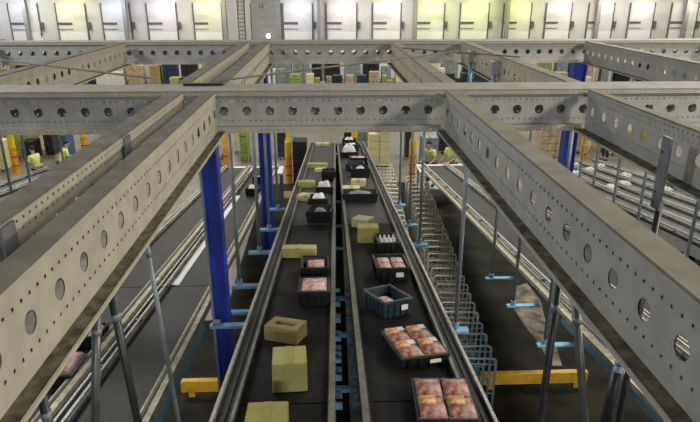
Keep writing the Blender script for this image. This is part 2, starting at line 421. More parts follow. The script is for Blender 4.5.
# bolted hanger plates
def plate(label, x, y, face, low, post):
    t = thing('hanger_plate', label, 'bracket', (x, y, ZB))
    MB().box(-.004 if face > 0 else -.125, .008 if face > 0 else -.112, -.045, .045, low, .298 if face > 0 else .27).build('plate', 'plategrey', t)
    for z in (low + .04, low + .1, .18):
        MB().ball((.009 if face > 0 else -.126, .02, z), .008).build('bolt', 'darkpost', t)
    if post: MB().tube([(-.095, 0, low + .05), (-.095, 0, -post)], .02, 8).build('post', 'darkpost', t, True)
plate('grey hanger plate bolted to the beam above the parallel belts, with a post below', 2.045, 3.25, -1, -.16, 2.4)
plate('grey plate bolted to the outer beige beam, upper one of two', -1.10, 3.27, 1, .02, 0)
plate('grey plate bolted to the outer beige beam, lower one at the picture edge', -1.10, 1.95, 1, .0, 0)
for x, y, lb in ((2.03, 8.55, 'pale blue post hanging from the short beam before the yellow lit doors, farther one'), (2.03, 7.3, 'pale blue post hanging from the short beam before the yellow lit doors, nearer one')):
    t = thing('hanger_rod', lb, 'hanger', (x, y, 5.6))
    MB().tube([(0, 0, 0), (0, 0, 1.18)], .03, 8).build('rod', 'ltblue', t, True)
    MB().box(-.05, .045, -.06, .06, 1.05, 1.2).build('clip', 'steelgrey', t)

# ------------------------------------------------------------------ blue columns
def column(label, x, y, w, top, grey=False):
    t = thing('steel_column', label, 'column', (x, y, 0))
    m = MB(); h = w / 2; f = w * .09
    m.box(-h, -h + f, -h, h, .02, top); m.box(h - f, h, -h, h, .02, top); m.box(-h + f, h - f, -f / 2 - h * .35, f / 2 - h * .35, .02, top)
    m.build('shaft', 'blue', t)
    MB().box(-w, w, -w, w, 0, .0199).build('base_plate', 'bluedull', t)
    MB().box(-w * .8, w * .8, -w * .8, w * .8, top + .0002, top + .016).build('cap_plate', 'blue', t)
    if grey: MB().box(-h - .022, -h - .001, -h, -h + .03, 1.0, top).build('cable_duct', 'post', t)
    return t
column('tall blue steel column nearest the camera, under the wide cross beam beside the carton belt', -.965, 4.83, .13, 6.5, True)
column('blue steel column under the far cross beam, seen just beside the carton belt', -1.03, 9.75, .19, 6.5)
column('blue steel column standing far out beyond the long grey beam', aty(567.5, 150, 17).x, 17.0, .36, 5.9)
column('blue steel column under the far cross beam, out by the piled goods', -6.0, 9.75, .2, 6.5)

# the bar that holds the carton belt to the near column
for y, lb in ((4.70, 'pale blue bar in front of the tall blue column, joining it to the carton belt'), (5.0, 'pale blue bar behind the tall blue column, joining it to the carton belt')):
    t = thing('column_bracket', lb, 'bracket', (-.9, y, zc(y) - .2))
    MB().box(-.16, .225, -.03, .03, -.035, 0).bevel(.005).build('bar', 'ltblue', t)
    MB().box(-.13, -.07, -.032, .032, .002, .03).build('clip', 'post', t)

# ------------------------------------------------------------------ yellow barrier
for x0, x1, lb in ((-2.95, -1.45, 'yellow floor barrier rail low down beside the tall blue column'), (3.02, 5.2, 'yellow floor barrier rail low down beside the nearest roll cage')):
    t = thing('guard_barrier', lb, 'barrier', ((x0 + x1) / 2, 10.08, 0)); h = (x1 - x0) / 2
    MB().box(-h, h, -.06, .06, .12, .38).bevel(.01).build('rail', 'yellow', t)
    for x in (-h + .2, h - .2): MB().box(x - .06, x + .06, -.05, .05, 0, .1195).build('foot_post', 'yellow', t)

# ------------------------------------------------------------------ roll cages
def make_cage(fm='chrome'):
    t = thing('roll_cage', '', 'roll cage')
    W, Dp, Hh = .36, .21, 1.62
    m = MB().box(-W, W, -Dp, Dp, .17, .20)
    m.box(-W, W, -Dp, -Dp + .03, .2001, .24).box(-W, W, Dp - .03, Dp, .2001, .24); m.build('base', 'cagebase', t)
    for sy in (-1, 1):
        m = MB(); y = sy * (Dp - .015)
        pts = [(-W + .015, y, .241), (-W + .015, y, Hh - .06), (-W + .035, y, Hh - .018), (-W + .075, y, Hh), (W - .075, y, Hh), (W - .035, y, Hh - .018), (W - .015, y, Hh - .06), (W - .015, y, .241)]
        m.tube(pts, .021, 6)
        for z in (.55, .9, 1.25, 1.5): m.tube([(-W + .02, y, z), (W - .02, y, z)], .011, 5)
        for k in range(1, 6): m.tube([(-W + .72 * k / 6, y, .241), (-W + .72 * k / 6, y, 1.5)], .005, 4)
        m.build('end_frame', fm, t, True)
    for sx in (-1, 1):
        for z in (.5, 1.45): MB().tube([(sx * (W - .015), -Dp + .02, z), (sx * (W - .015), Dp - .02, z)], .010, 5).build('side_rail', fm, t, True)
        for sy in (-1, 1):
            c = MB().tube([(sx * .28 - .015, sy * .14, .07), (sx * .28 + .015, sy * .14, .07)], .0695, 10).build('caster', 'rubber', t, True)
            MB().box(sx * .28 - .025, sx * .28 + .025, sy * .14 - .02, sy * .14 + .02, .13, .17).build('fork', fm, c)
    return t
cage0 = make_cage(); used = False
def place_cage(x, y, rz, label, group):
    global used
    r = cage0 if not used else dup(cage0)
    used = True
    r.location = (x, y, 0); r.rotation_euler = (0, 0, rz); r['label'] = label; r['group'] = group
    return r
n = 0
for i in range(14):
    y = 8.95 + .8 * i
    if i < 2:
        b_ = make_cage('cageblue') if i == 0 else dup(bc); bc = b_
        b_.location = (2.13 + .0455 * y, y, 0); b_.rotation_euler = (0, 0, -.04)
        b_['label'] = ('bluish', 'bluish')[i] + f' wire roll cage in the row beside the shiny railed belt, {ORD[i]} from the camera'; b_['group'] = 'roll cages in the row by the shiny railed belt'
        continue
    place_cage(2.13 + .0455 * y, y, -.045 + random.uniform(-.05, .05), f'grey wire roll cage in the row beside the shiny railed belt, {ORD[i]} from the camera', 'roll cages in the row by the shiny railed belt')
for i in range(14):
    y = 10.2 + .8 * i
    place_cage(1.17 + .042 * y, y + .2, -.045 + random.uniform(-.05, .05), f'grey wire roll cage in the row tucked against the meat belt, {ORD[i]} from the camera', 'roll cages in the row by the meat belt')

# ------------------------------------------------------------------ crates, cartons, packs on the belts
def on_belt(o, x, y, rz, z, low=False):
    o.matrix_world = Matrix.Translation((x, y, z)) @ Matrix.Rotation(-SLOPE, 4, 'X') @ Matrix.Rotation(rz, 4, 'Z')
def crate_body(W, L, H, wall=.012):
    """tapered open crate with hand holes and ribs (W across x, L along y)"""
    m = MB(); bm = m.bm
    a, b = W / 2, L / 2; ta = .90
    def ring(sc, z, ins): return [bm.verts.new((sx * (a * sc - ins), sy * (b * sc - ins), z)) for sx, sy in ((-1, -1), (1, -1), (1, 1), (-1, 1))]
    o0 = ring(ta, 0, 0); o1 = ring(.975, H * .86, 0); i1 = ring(.975, H * .86, wall); i0 = ring(ta, .012, wall)
    for p, q in ((o0, o1), (i1, i0)):
        for k in range(4): bm.faces.new((p[k], p[(k + 1) % 4], q[(k + 1) % 4], q[k]))
    for k in range(4): bm.faces.new((o1[k], o1[(k + 1) % 4], i1[(k + 1) % 4], i1[k]))
    bm.faces.new(o0[::-1]); bm.faces.new(i0)
    for sx in (-1, 1):
        for k in range(5):
            y = -b * .7 + k * b * .35
            m.hexa([(sx * a * .90, y - .008, .01), (sx * (a * .90 + .012), y - .008, .01), (sx * (a * .90 + .012), y + .008, .01), (sx * a * .90, y + .008, .01),
                    (sx * a * .965, y - .008, H * .84), (sx * (a * .965 + .012), y - .008, H * .84), (sx * (a * .965 + .012), y + .008, H * .84), (sx * a * .965, y + .008, H * .84)])
    for sy in (-1, 1):
        for k in range(4):
            x = -a * .66 + k * a * .44
            m.hexa([(x - .008, sy * b * .90, .01), (x + .008, sy * b * .90, .01), (x + .008, sy * (b * .90 + .012), .01), (x - .008, sy * (b * .90 + .012), .01),
                    (x - .008, sy * b * .965, H * .84), (x + .008, sy * b * .965, H * .84), (x + .008, sy * (b * .965 + .012), H * .84), (x - .008, sy * (b * .965 + .012), H * .84)])
    return m
def crate(label, x, y, rz, W, L, H, m='black', rim='black', low=None, tagm=False, group=None, z=None):
    t = thing('plastic_crate', label, 'crate', group=group)
    crate_body(W, L, H).build('body', m, t)
    r = MB(); a, b = W / 2, L / 2; z0, z1 = H * .8605, H
    r.box(-a, a, -b, -b + .022, z0, z1); r.box(-a, a, b - .022, b, z0, z1); r.box(-a, -a + .022, -b + .0221, b - .0221, z0, z1); r.box(a - .022, a, -b + .0221, b - .0221, z0, z1)
    r.bevel(.004); r.build('rim', rim, t)
    if tagm:
        MB().box(a * .15, a * .6, -b * .955 - .0125, -b * .955 - .0085, H * .38, H * .68).build('label_card', 'label', t)
    for sy in (-1, 1):
        MB().box(-.055, .055, sy * (b + .0005) - .003, sy * (b + .0005) + .003, H * .88, H * .97).build('handle', 'rubber', t)
    zz = z if z is not None else (zc(y) if low is None else zc(y, low)) + .003
    on_belt(t, x, y, rz, zz); t['cratesize'] = 1; del t['cratesize']
    return t
def inside(o, tr, lx, ly, lz, rz=0):
    o.matrix_world = tr.matrix_world @ Matrix.Translation((lx, ly, lz)) @ Matrix.Rotation(rz, 4, 'Z')
def lumpy(W, L, H, amp, seed, nx=7, ny=7, pillow=.6):
    """rounded lumpy slab: closed mesh"""
    rnd = random.Random(seed); m = MB(); bm = m.bm
    top = [[None] * (ny + 1) for _ in range(nx + 1)]; bot = [[None] * (ny + 1) for _ in range(nx + 1)]
    for i in range(nx + 1):
        for j in range(ny + 1):
            u, v = i / nx * 2 - 1, j / ny * 2 - 1
            e = (1 - abs(u) ** 4) * (1 - abs(v) ** 4)
            top[i][j] = bm.verts.new((u * W / 2, v * L / 2, H * (1 - pillow + pillow * e) + rnd.uniform(-amp, amp) * (e > .02)))
            bot[i][j] = bm.verts.new((u * W / 2 * .96, v * L / 2 * .96, 0))
    for i in range(nx):
        for j in range(ny):
            bm.faces.new((top[i][j], top[i + 1][j], top[i + 1][j + 1], top[i][j + 1]))
            bm.faces.new((bot[i][j], bot[i][j + 1], bot[i + 1][j + 1], bot[i + 1][j]))
    for i in range(nx):
        for (j) in (0, ny): bm.faces.new((top[i][j], bot[i][j], bot[i + 1][j], top[i + 1][j]))
    for j in range(ny):
        for (i) in (0, nx): bm.faces.new((top[i][j], bot[i][j], bot[i][j + 1], top[i][j + 1]))
    return m
def pack(label, tr, lx, ly, lz, W, L, H, meat, seed, sauce=False, sticker=True, rz=0, group=None):
    t = thing('meat_pack', label, 'food pack', group=group)
    m = MB().hexa([(-W * .45, -L * .45, 0), (W * .45, -L * .45, 0), (W * .45, L * .45, 0), (-W * .45, L * .45, 0), (-W / 2, -L / 2, H * .62), (W / 2, -L / 2, H * .62), (W / 2, L / 2, H * .62), (-W / 2, L / 2, H * .62)])
    m.build('tray', 'tray', t)
    f = lumpy(W * .94, L * .94, H * .36, H * .06, seed).build('filling', meat, t, True); f.location.z = H * .622
    if sauce:
        g = lumpy(W * .60, L * .42, H * .14, H * .03, seed + 5, 4, 4).build('sauce', 'sauce', t, True); g.location = (-W * .14, L * .22, H * .97)
    if sticker:
        MB().box(W * .08, W * .40, L * .12, L * .40, H * 1.06, H * 1.075).build('sticker', 'label', t)
    inside(t, tr, lx, ly, lz, rz); return t
def carton(label, x, y, rz, W, L, H, m='card', hole=False, z=None, low=None, group=None, tapes=True):
    t = thing('carton', label, 'box', group=group)
    if hole:
        b = MB(); a, c = W / 2, L / 2
        b.box(-a, a, -c, c, 0, H * .7); b.box(-a, -a * .62, -c, c, H * .7001, H); b.box(a * .62, a, -c, c, H * .7001, H)
        b.box(-a * .6199, a * .6199, -c, -c * .35, H * .7001, H); b.box(-a * .6199, a * .6199, c * .35, c, H * .7001, H)
        b.build('body', m, t); MB().box(-a * .61, a * .61, -c * .34, c * .34, H * .7002, H * .72).build('slot', 'cardhole', t)
    else:
        MB().box(-W / 2, W / 2, -L / 2, L / 2, 0, H).bevel(.006).build('body', m, t)
        if tapes:
            MB().box(-.025, .025, -L / 2 + .004, L / 2 - .004, H + .0005, H + .002).build('tape', 'tape', t)
            MB().box(-.025, .025, -L / 2 - .002, -L / 2 - .0003, H * .6, H * .99).build('tape_end', 'tape', t)
    on_belt(t, x, y, rz, z if z is not None else (zc(y) if low is None else zc(y, low)) + .002)
    return t
def bag(label, W, L, H, seed, tr=None, pos=None, m='white', loc=None, name='white_bag', cat='bag', group=None, slope=True):
    o = lumpy(W, L, H, H * .22, seed, 6, 6, .8).build(name, m, None, True); tag(o, label, cat, group)
    if tr is not None: inside(o, tr, *pos)
    else:
        o.matrix_world = Matrix.Translation(loc) @ (Matrix.Rotation(-SLOPE, 4, 'X') if slope else Matrix())
    return o

# carton belt (x, y measured at the front foot of each thing)
carton('pale flat carton at the far top end of the carton belt', -.13, 16.1, .05, .36, .26, .08, 'cardpale')
carton('flat greenish carton, upper of the flat ones far along the carton belt', -.22, 12.3, -.12, .42, .20, .09, 'card')
carton('small white topped carton behind the flat greenish one', -.14, 11.75, .2, .22, .16, .07, 'cardpale', tapes=False)
c = crate('small closed looking black crate far along the carton belt beside the flat carton', .02, 10.9, .0, .26, .40, .17)
bag('black lid bag inside the small far crate on the carton belt', .20, .32, .07, 3, c, (0, 0, .06), 'navy', name='black_bag')
carton('greenish carton pushed against the rail beyond the cream carton', -.37, 10.1, -.02, .30, .22, .11, 'card')
c = crate('black crate with a white bag on top beyond the cream carton', -.06, 9.62, .05, .29, .36, .12)
bag('white bag heaped in the black crate beyond the cream carton', .24, .30, .15, 5, c, (0, 0, .03))
carton('cream carton set skew beside the two nested black crates', -.31, 9.0, -.35, .30, .24, .095, 'cardpale')
c = crate('black crate with a white bag, rear one of the two touching crates', -.14, 8.52, -.05, .28, .38, .16)
bag('white bag filling the rear one of the two touching crates', .22, .30, .12, 8, c, (0, 0, .07))
c = crate('black crate, front one of the two touching crates on the carton belt', -.11, 7.72, -.1, .34, .44, .16)
bag('grey wrapped goods lying in the front one of the two touching crates', .2, .28, .1, 9, c, (.0, .0, .05), 'grey', name='wrapped_goods', cat='goods')
carton('long low cream carton lying across the belt before the black crates', -.32, 6.06, -.06, .37, .16, .11, 'card')
c = crate('open black crate with a pale packet, directly below the long low carton', -.135, 5.43, .02, .28, .42, .14)
pack('pale meat packet leaning in the open black crate below the long low carton', c, .01, .03, .06, .19, .28, .06, 'meatpink', 11, sticker=False)
c = crate('black crate with pinkish packs, nearest crate to the slotted carton', -.13, 4.78, .0, .28, .40, .14)
pack('pinkish meat pack in the black crate nearest the slotted carton', c, .0, .01, .085, .23, .33, .07, 'meatpink', 12, sticker=False)
carton('brown carton with a dark slot in its top, set skew on the belt', -.335, 4.0, -.38, .27, .19, .115, 'cardbrown', hole=True)
carton('tall cream carton cube in the middle of the carton belt near the camera', -.262, 3.31, .06, .22, .25, .20, 'card')
carton('cream carton nearest the camera, cut off by the lower picture edge', -.345, 2.66, .02, .225, .22, .19, 'card')

# meat belt
c = crate('blue black crate at the very far end of the meat belt', .60, 15.9, 0, .38, .50, .2, 'navy')
bag('white bag in the crate at the very far end of the meat belt', .28, .36, .14, 14, c, (0, 0, .1))
c = crate('navy crate far along the meat belt, behind the white heaped crate', .62, 14.85, 0, .36, .46, .2, 'navy')
bag('white bag in the navy crate behind the white heaped crate', .26, .36, .1, 15, c, (0, 0, .1))
c = crate('black crate heaped with white bags far along the meat belt', .52, 13.85, .1, .38, .46, .14)
bag('white bags heaped high over the black crate far along the meat belt', .32, .38, .24, 16, c, (0, 0, .05))
c = crate('black crate filled level with pale packs, beyond the navy crate pair', .68, 12.75, -.03, .38, .46, .16)
pack('pale pack lying across the level filled crate on the meat belt', c, 0, 0, .08, .32, .38, .08, 'meatpink', 17, sticker=False)
c = crate('navy open crate with a blue sheen, rear of the navy pair', .57, 11.9, -.05, .38, .46, .16, 'navy', 'rim')
bag('dark wrapped goods in the rear navy crate', .28, .34, .08, 18, c, (0, 0, .03), 'navy', name='wrapped_goods', cat='goods')
c = crate('black crate with a pale label, front of the navy pair', .63, 11.15, 0, .36, .42, .18, 'black')
bag('white bag in the front crate of the navy pair', .2, .26, .1, 19, c, (0, 0, .09))
carton('cream carton, rear one of two before the wide black crate', .55, 10.15, -.1, .26, .22, .12, 'cardpale')
carton('flat cream carton, front one of two before the wide black crate', .40, 9.72, -.05, .30, .26, .07, 'cardpale')
c = crate('wide black crate lying right across the meat belt', .505, 8.95, -.03, .56, .40, .14)
bag('grey wrapped goods spread in the wide black crate', .40, .28, .08, 21, c, (0, 0, .06), 'grey', name='wrapped_goods', cat='goods')
carton('yellowish carton cube standing alone on the meat belt', .475, 6.62, -.04, .25, .22, .19, 'card')
carton('flat pale carton just behind the yellowish carton cube', .46, 7.32, -.5, .24, .22, .12, 'cardpale', tapes=False)
c = crate('black crate holding white bottles, behind the pink packs', .665, 6.22, .04, .255, .42, .15, 'black')
for i in range(4):
    for j in range(2):
        b = MB().lathe([(.018, 0), (.024, .01), (.024, .10), (.010, .13), (.010, .15)], 10).build('bottle', 'white', None, True)
        tag(b, f'small white bottle in the black crate, {ORD[i]} in the {"front" if j == 0 else "back"} line', 'bottle', 'white bottles in the black crate')
        inside(b, c, -.075 + i * .05, -.06 + j * .12, .016)
c = crate('black crate of pink packs directly behind the open teal crate', .615, 5.38, .02, .33, .46, .15, 'black', tagm=True)
for i in range(2):
    for j in range(2):
        pack(f'pink pack in the crate behind the teal one, {"front" if j == 0 else "rear"} {"beside the rail" if i else "away from the rail"}', c, -.07 + .14 * i, -.10 + .18 * j, .085, .13, .17, .06, 'meatpink', 30 + i * 2 + j, sticker=False)
c = crate('open dark teal crate, nearly empty, set skew on the meat belt', .495, 4.50, .45, .28, .37, .15, 'teal', 'rim', tagm=True)
pack('lone pale packet at the bottom of the open teal crate', c, -.01, .03, .02, .15, .2, .07, 'meatpink', 40, sticker=False)
c = crate('black crate of four sauced meat packs below the open teal crate', .605, 3.70, .22, .36, .49, .085, 'black', tagm=True)
for i in range(2):
    for j in range(2):
        pack(f'orange topped pack below the teal crate, {"front" if j == 0 else "rear"} one {"beside the rail" if i else "away from the rail"}', c, -.084 + .168 * i, -.115 + .23 * j, .04, .162, .224, .07, 'meat', 50 + i * 2 + j, sauce=True)
c = crate('black crate of meat packs nearest the camera, cut off by the lower picture edge', .675, 2.93, -.06, .36, .48, .09, 'black')
for i in range(2):
    for j in range(2):
        pack(f'red meat pack in the nearest crate, {"front" if j == 0 else "rear"} one {"beside the rail" if i else "away from the rail"}', c, -.084 + .168 * i, -.112 + .224 * j, .045, .162, .218, .07, 'meat', 60 + i * 2 + j, sauce=(j == 0), sticker=False)

# lower belts
c = crate('black crate with pale pink packs below the near beige beam', -2.86, 5.55, .05, .36, .52, .13, low=D)
pack('pale pink pack filling the crate below the near beige beam', c, 0, 0, .06, .31, .45, .15, 'meatpink', 70, sticker=False)
c = crate('black crate on the lower belt, next behind the pale pink packs', -2.88, 6.35, .0, .34, .42, .18, low=D)
bag('white bag corner sticking up in the crate behind the pale pink packs', .16, .2, .14, 71, c, (.07, .05, .08))
c = crate('black crate with a white bag on the far stretch of the board sided belt', -1.98, 15.2, 0, .36, .46, .2, low=D)
bag('white bag in the crate on the board sided belt', .26, .32, .16, 72, c, (0, 0, .09))
c = crate('dark crate farther along the board sided belt, behind the blue column', -2.0, 16.9, 0, .36, .5, .22, low=D)
bag('dark goods in the crate farther along the board sided belt', .26, .36, .1, 73, c, (0, 0, .1), 'grey', name='wrapped_goods', cat='goods')
for i, (x, y) in enumerate(((9.1, 17.2), (9.85, 18.6), (8.4, 19.2), (9.15, 19.8), (9.9, 20.6), (9.8, 16.2), (8.4, 16.6), (9.1, 21.0))):
    bag(f'white plastic bag on the parallel belts, {ORD[i]} of a loose scatter', random.uniform(.25, .4), random.uniform(.3, .5), .12, 80 + i, m='film', loc=(x, y, zc(y, D + .25) + .004), group='white bags on the parallel belts')

# ------------------------------------------------------------------ end tables
for x0, x1, lb in ((3.2, 5.1, 'white sorting table at the end of the shiny railed belt, before the workers'), (-3.5, -1.55, 'white sorting table at the end of the board sided belt')):
    t = thing('sorting_table', lb, 'table', ((x0 + x1) / 2, 20.35, 0)); h = (x1 - x0) / 2
    MB().box(-h, h, -.48, .48, 1.62, 1.68).bevel(.01).build('tabletop', 'whiteflat', t)
    for sx in (-1, 1):
        for sy in (-1, 1): MB().box(sx * (h - .08) - .03, sx * (h - .08) + .03, sy * .4 - .03, sy * .4 + .03, 0, 1.6198).build('leg', 'post', t)

# ------------------------------------------------------------------ post guards
def guard(label, x, y, h=2.5, r=.15):
    t = thing('post_guard', label, 'post guard', (x, y, 0))
    MB().lathe([(r, 0), (r, .05), (r * .93, .1), (r * .93, 1.05), (r * 1.02, 1.1), (r * 1.02, 1.18)], 14).build('orange_sleeve', 'orange', t)
    MB().lathe([(r * .9, 1.1801), (r * .95, 1.3), (r * .95, 1.75), (r * .55, 1.95), (r * .55, h)], 14).build('yellow_sleeve', 'guardyellow', t)
    for z in (.35, .75): MB().lathe([(r * .95, z), (r * .95, z + .04)], 14).build('strap', 'rubber', t)
for x, y, lb in ((-1.60, 24.1, 'orange and yellow post guard beside the far end of the carton belt'), (3.54, 24.1, 'orange and yellow post guard at the far end of the roll cage rows'),
                 (-4.42, 25.8, 'orange and yellow post guard beyond the tall blue column'), (11.4, 25.5, 'orange and yellow post guard beyond the parallel belts'),
                 (-13.7, 26.0, 'orange and yellow post guard at the picture edge by the piled goods'), (1.28, 27.4, 'orange post guard close behind the end of the meat belt'), (-11.4, 28.0, 'orange and yellow post guard behind the outer beige beam, near a dark pile')):
    guard(lb, x, y)

# ------------------------------------------------------------------ workers
def skin_mesh(name, verts, edges, radii, m, parent, sub=1, scale=1):
    me = bpy.data.meshes.new(name); me.from_pydata(verts, edges, [])
    o = bpy.data.objects.new(name, me); C.objects.link(o)
    sk = o.modifiers.new('s', 'SKIN'); sk.use_smooth_shade = True
    for i, r in enumerate(radii):
        rr = r if isinstance(r, tuple) else (r, r)
        me.skin_vertices[0].data[i].radius = (rr[0] * scale, rr[1] * scale)
    me.skin_vertices[0].data[0].use_root = True
    sb = o.modifiers.new('b', 'SUBSURF'); sb.levels = sub; sb.render_levels = sub
    dg = bpy.context.evaluated_depsgraph_get(); dg.update()
    nm = bpy.data.meshes.new_from_object(o.evaluated_get(dg)); o.modifiers.clear(); o.data = nm
    nm.materials.clear(); nm.materials.append(M[m])
    for p in nm.polygons: p.use_smooth = True
    bpy.data.meshes.remove(me)
    o.parent = parent; return o
def make_worker(lean):
    t = thing('person', '', 'person')
    s = lean
    V = [(0, 0, .95), (0, s * .10, 1.15), (0, s * .3, 1.38), (0, s * .36, 1.50), (0, s * .40, 1.56), (0, s * .42 + .01, 1.66), (0, s * .42, 1.74)]
    R = [(.15, .11), (.14, .10), (.16, .11), (.06, .06), (.065, .07), (.075, .095), (.06, .075)]
    E_ = [(0, 1), (1, 2), (2, 3), (3, 4), (4, 5), (5, 6)]
    for sx in (-1, 1):
        b = len(V)
        V += [(sx * .19, s * .3, 1.42), (sx * .25, s * .3 + .04, 1.14), (sx * .20, s * .3 + .27, 1.06), (sx * .19, s * .3 + .34, 1.05)]
        R += [.06, .045, .035, (.04, .022)]; E_ += [(2, b), (b, b + 1), (b + 1, b + 2), (b + 2, b + 3)]
        for k in range(4):
            f = len(V); V += [(sx * (.165 + .018 * k), s * .3 + .40, 1.045), (sx * (.165 + .018 * k), s * .3 + .425 + .01 * (k % 2), 1.025)]; R += [.009, .008]; E_ += [(b + 3, f), (f, f + 1)]
        f = len(V); V += [(sx * .145, s * .3 + .365, 1.045)]; R += [.010]; E_ += [(b + 3, f)]
        b = len(V)
        V += [(sx * .10, 0, .86), (sx * .11, .03, .48), (sx * .115, -.02, .09), (sx * .125, .12, .04)]
        R += [.09, .06, .045, (.045, .035)]; E_ += [(0, b), (b, b + 1), (b + 1, b + 2), (b + 2, b + 3)]
    body = skin_mesh('body', V, E_, R, 'skin', t)
    Vv = [(0, 0, .90), (0, s * .10, 1.15), (0, s * .3, 1.38), (0, s * .34, 1.46)]; Rv = [(.185, .145), (.17, .13), (.19, .135), (.09, .08)]; Ev = [(0, 1), (1, 2), (2, 3)]
    for sx in (-1, 1):
        b = len(Vv); Vv += [(sx * .20, s * .3, 1.41), (sx * .25, s * .3 + .035, 1.17)]; Rv += [.085, .07]; Ev += [(2, b), (b, b + 1)]
    v = skin_mesh('hi_vis_jacket', Vv, Ev, Rv, 'hivis', t)
    MB().box(-.19, .19, -.152 + s * .1, -.148 + s * .1, 1.02, 1.07).build('reflective_band', 'label', v)
    Vt = [(0, 0, .93)]; Rt = [(.165, .125)]; Et = []
    for sx in (-1, 1):
        b = len(Vt); Vt += [(sx * .10, 0, .84), (sx * .11, .03, .48), (sx * .115, -.02, .12)]; Rt += [.11, .08, .07]; Et += [(0, b), (b, b + 1), (b + 1, b + 2)]
    skin_mesh('trousers', Vt, Et, Rt, 'cloth', t)
    hd = Vector((0, s * .42, 1.70))
    MB().ball(hd + Vector((0, -.02, .03)), .098, (.92, 1.05, .95)).build('hair', 'hair', t, True)
    for sx in (-1, 1):
        MB().ball(hd + Vector((sx * .03, .098, -.03)), .011).build('eye', 'rubber', t, True)
        MB().ball(hd + Vector((sx * .083, .01, -.04)), .022, (.5, 1, 1.3)).build('ear', 'skin', t, True)
        MB().box(sx * .125 - .045, sx * .125 + .045, -.07, .19, 0, .075).bevel(.02).build('shoe', 'rubber', t)
    MB().ball(hd + Vector((0, .11, -.055)), .017, (.8, 1, 1.4)).build('nose', 'skin', t, True)
    MB().box(-.025, .025, hd.y + .092, hd.y + .10, 1.605, 1.613).build('mouth', 'cardbrown', t)
    return t
w0 = make_worker(.25); w1 = make_worker(.8)
def put(w, x, y, rz, lb, first=False, z=0):
    r = w if first else dup(w)
    r.location = (x, y, z); r.rotation_euler = (0, 0, rz); r['label'] = lb
put(w1, 3.95, 21.9, 2.6, 'person in a yellow hi-vis jacket bending behind the white table, nearer the post guard', True, .55)
put(w0, 4.72, 21.85, 2.3, 'person in a yellow hi-vis jacket standing at the white table, farther from the post guard', True, .55)
t = thing('step_platform', 'low grey step platform the two workers stand on behind the white table', 'platform', (4.35, 21.9, 0))
MB().box(-.95, .95, -.5, .5, .48, .5495).build('deck', 'post', t)
for sx in (-1, 1): MB().box(sx * .9 - .04, sx * .9 + .04, -.45, .45, 0, .4798).build('leg', 'darkpost', t)
put(w0, -11.6, 23.6, 1.2, 'person in a yellow hi-vis jacket between two thin posts by the piled goods')
put(w1, -11.0, 24.4, -1.0, 'person in a yellow hi-vis jacket bending by a dark pile at the flat belts')
put(w0, -5.2, 31.0, .4, 'person in a yellow hi-vis jacket walking far behind the first white table')
put(w0, 13.2, 27.2, 2.0, 'person in a yellow hi-vis jacket beyond the white bags on the parallel belts')

# ------------------------------------------------------------------ goods on the far floor
def pallet(label, x, y, w, h, m, d=.8, cart=True, group=None, rows=2):
    t = thing('pallet_load', label, 'pallet load', (x, y, 0), random.uniform(-.05, .05), group)
    p = MB()
    for k in range(5): p.box(-w / 2, w / 2, -d / 2 + k * d / 5 + .01, -d / 2 + (k + 1) * d / 5 - .01, .115, .14)
    for k in (-1, 0, 1): p.box(k * (w / 2 - .06) - .05, k * (w / 2 - .06) + .05, -d / 2, d / 2, 0, .1149)
    p.build('pallet', 'wood', t)
    nx = max(1, round(w / .42)); nz = max(1, round((h - .14) / .36)); cw = w / nx; ch = (h - .14) / nz
    for i in range(nx):
        for k in range(nz):
            if k == nz - 1 and random.random() < .2 and nz > 1: continue
            MB().box(-w / 2 + i * cw + .008, -w / 2 + (i + 1) * cw - .008, -d / 2 + .01, d / 2 - .01, .1402 + k * ch, .1402 + (k + 1) * ch - .012).bevel(.012).build('case', m, t)
    return t
def far(px0, px1, y, h, m, lb):
    a = aty(px0, 75, y).x; b = aty(px1, 75, y).x
    pallet(lb, (a + b) / 2, y, max(.4, b - a), h, m)
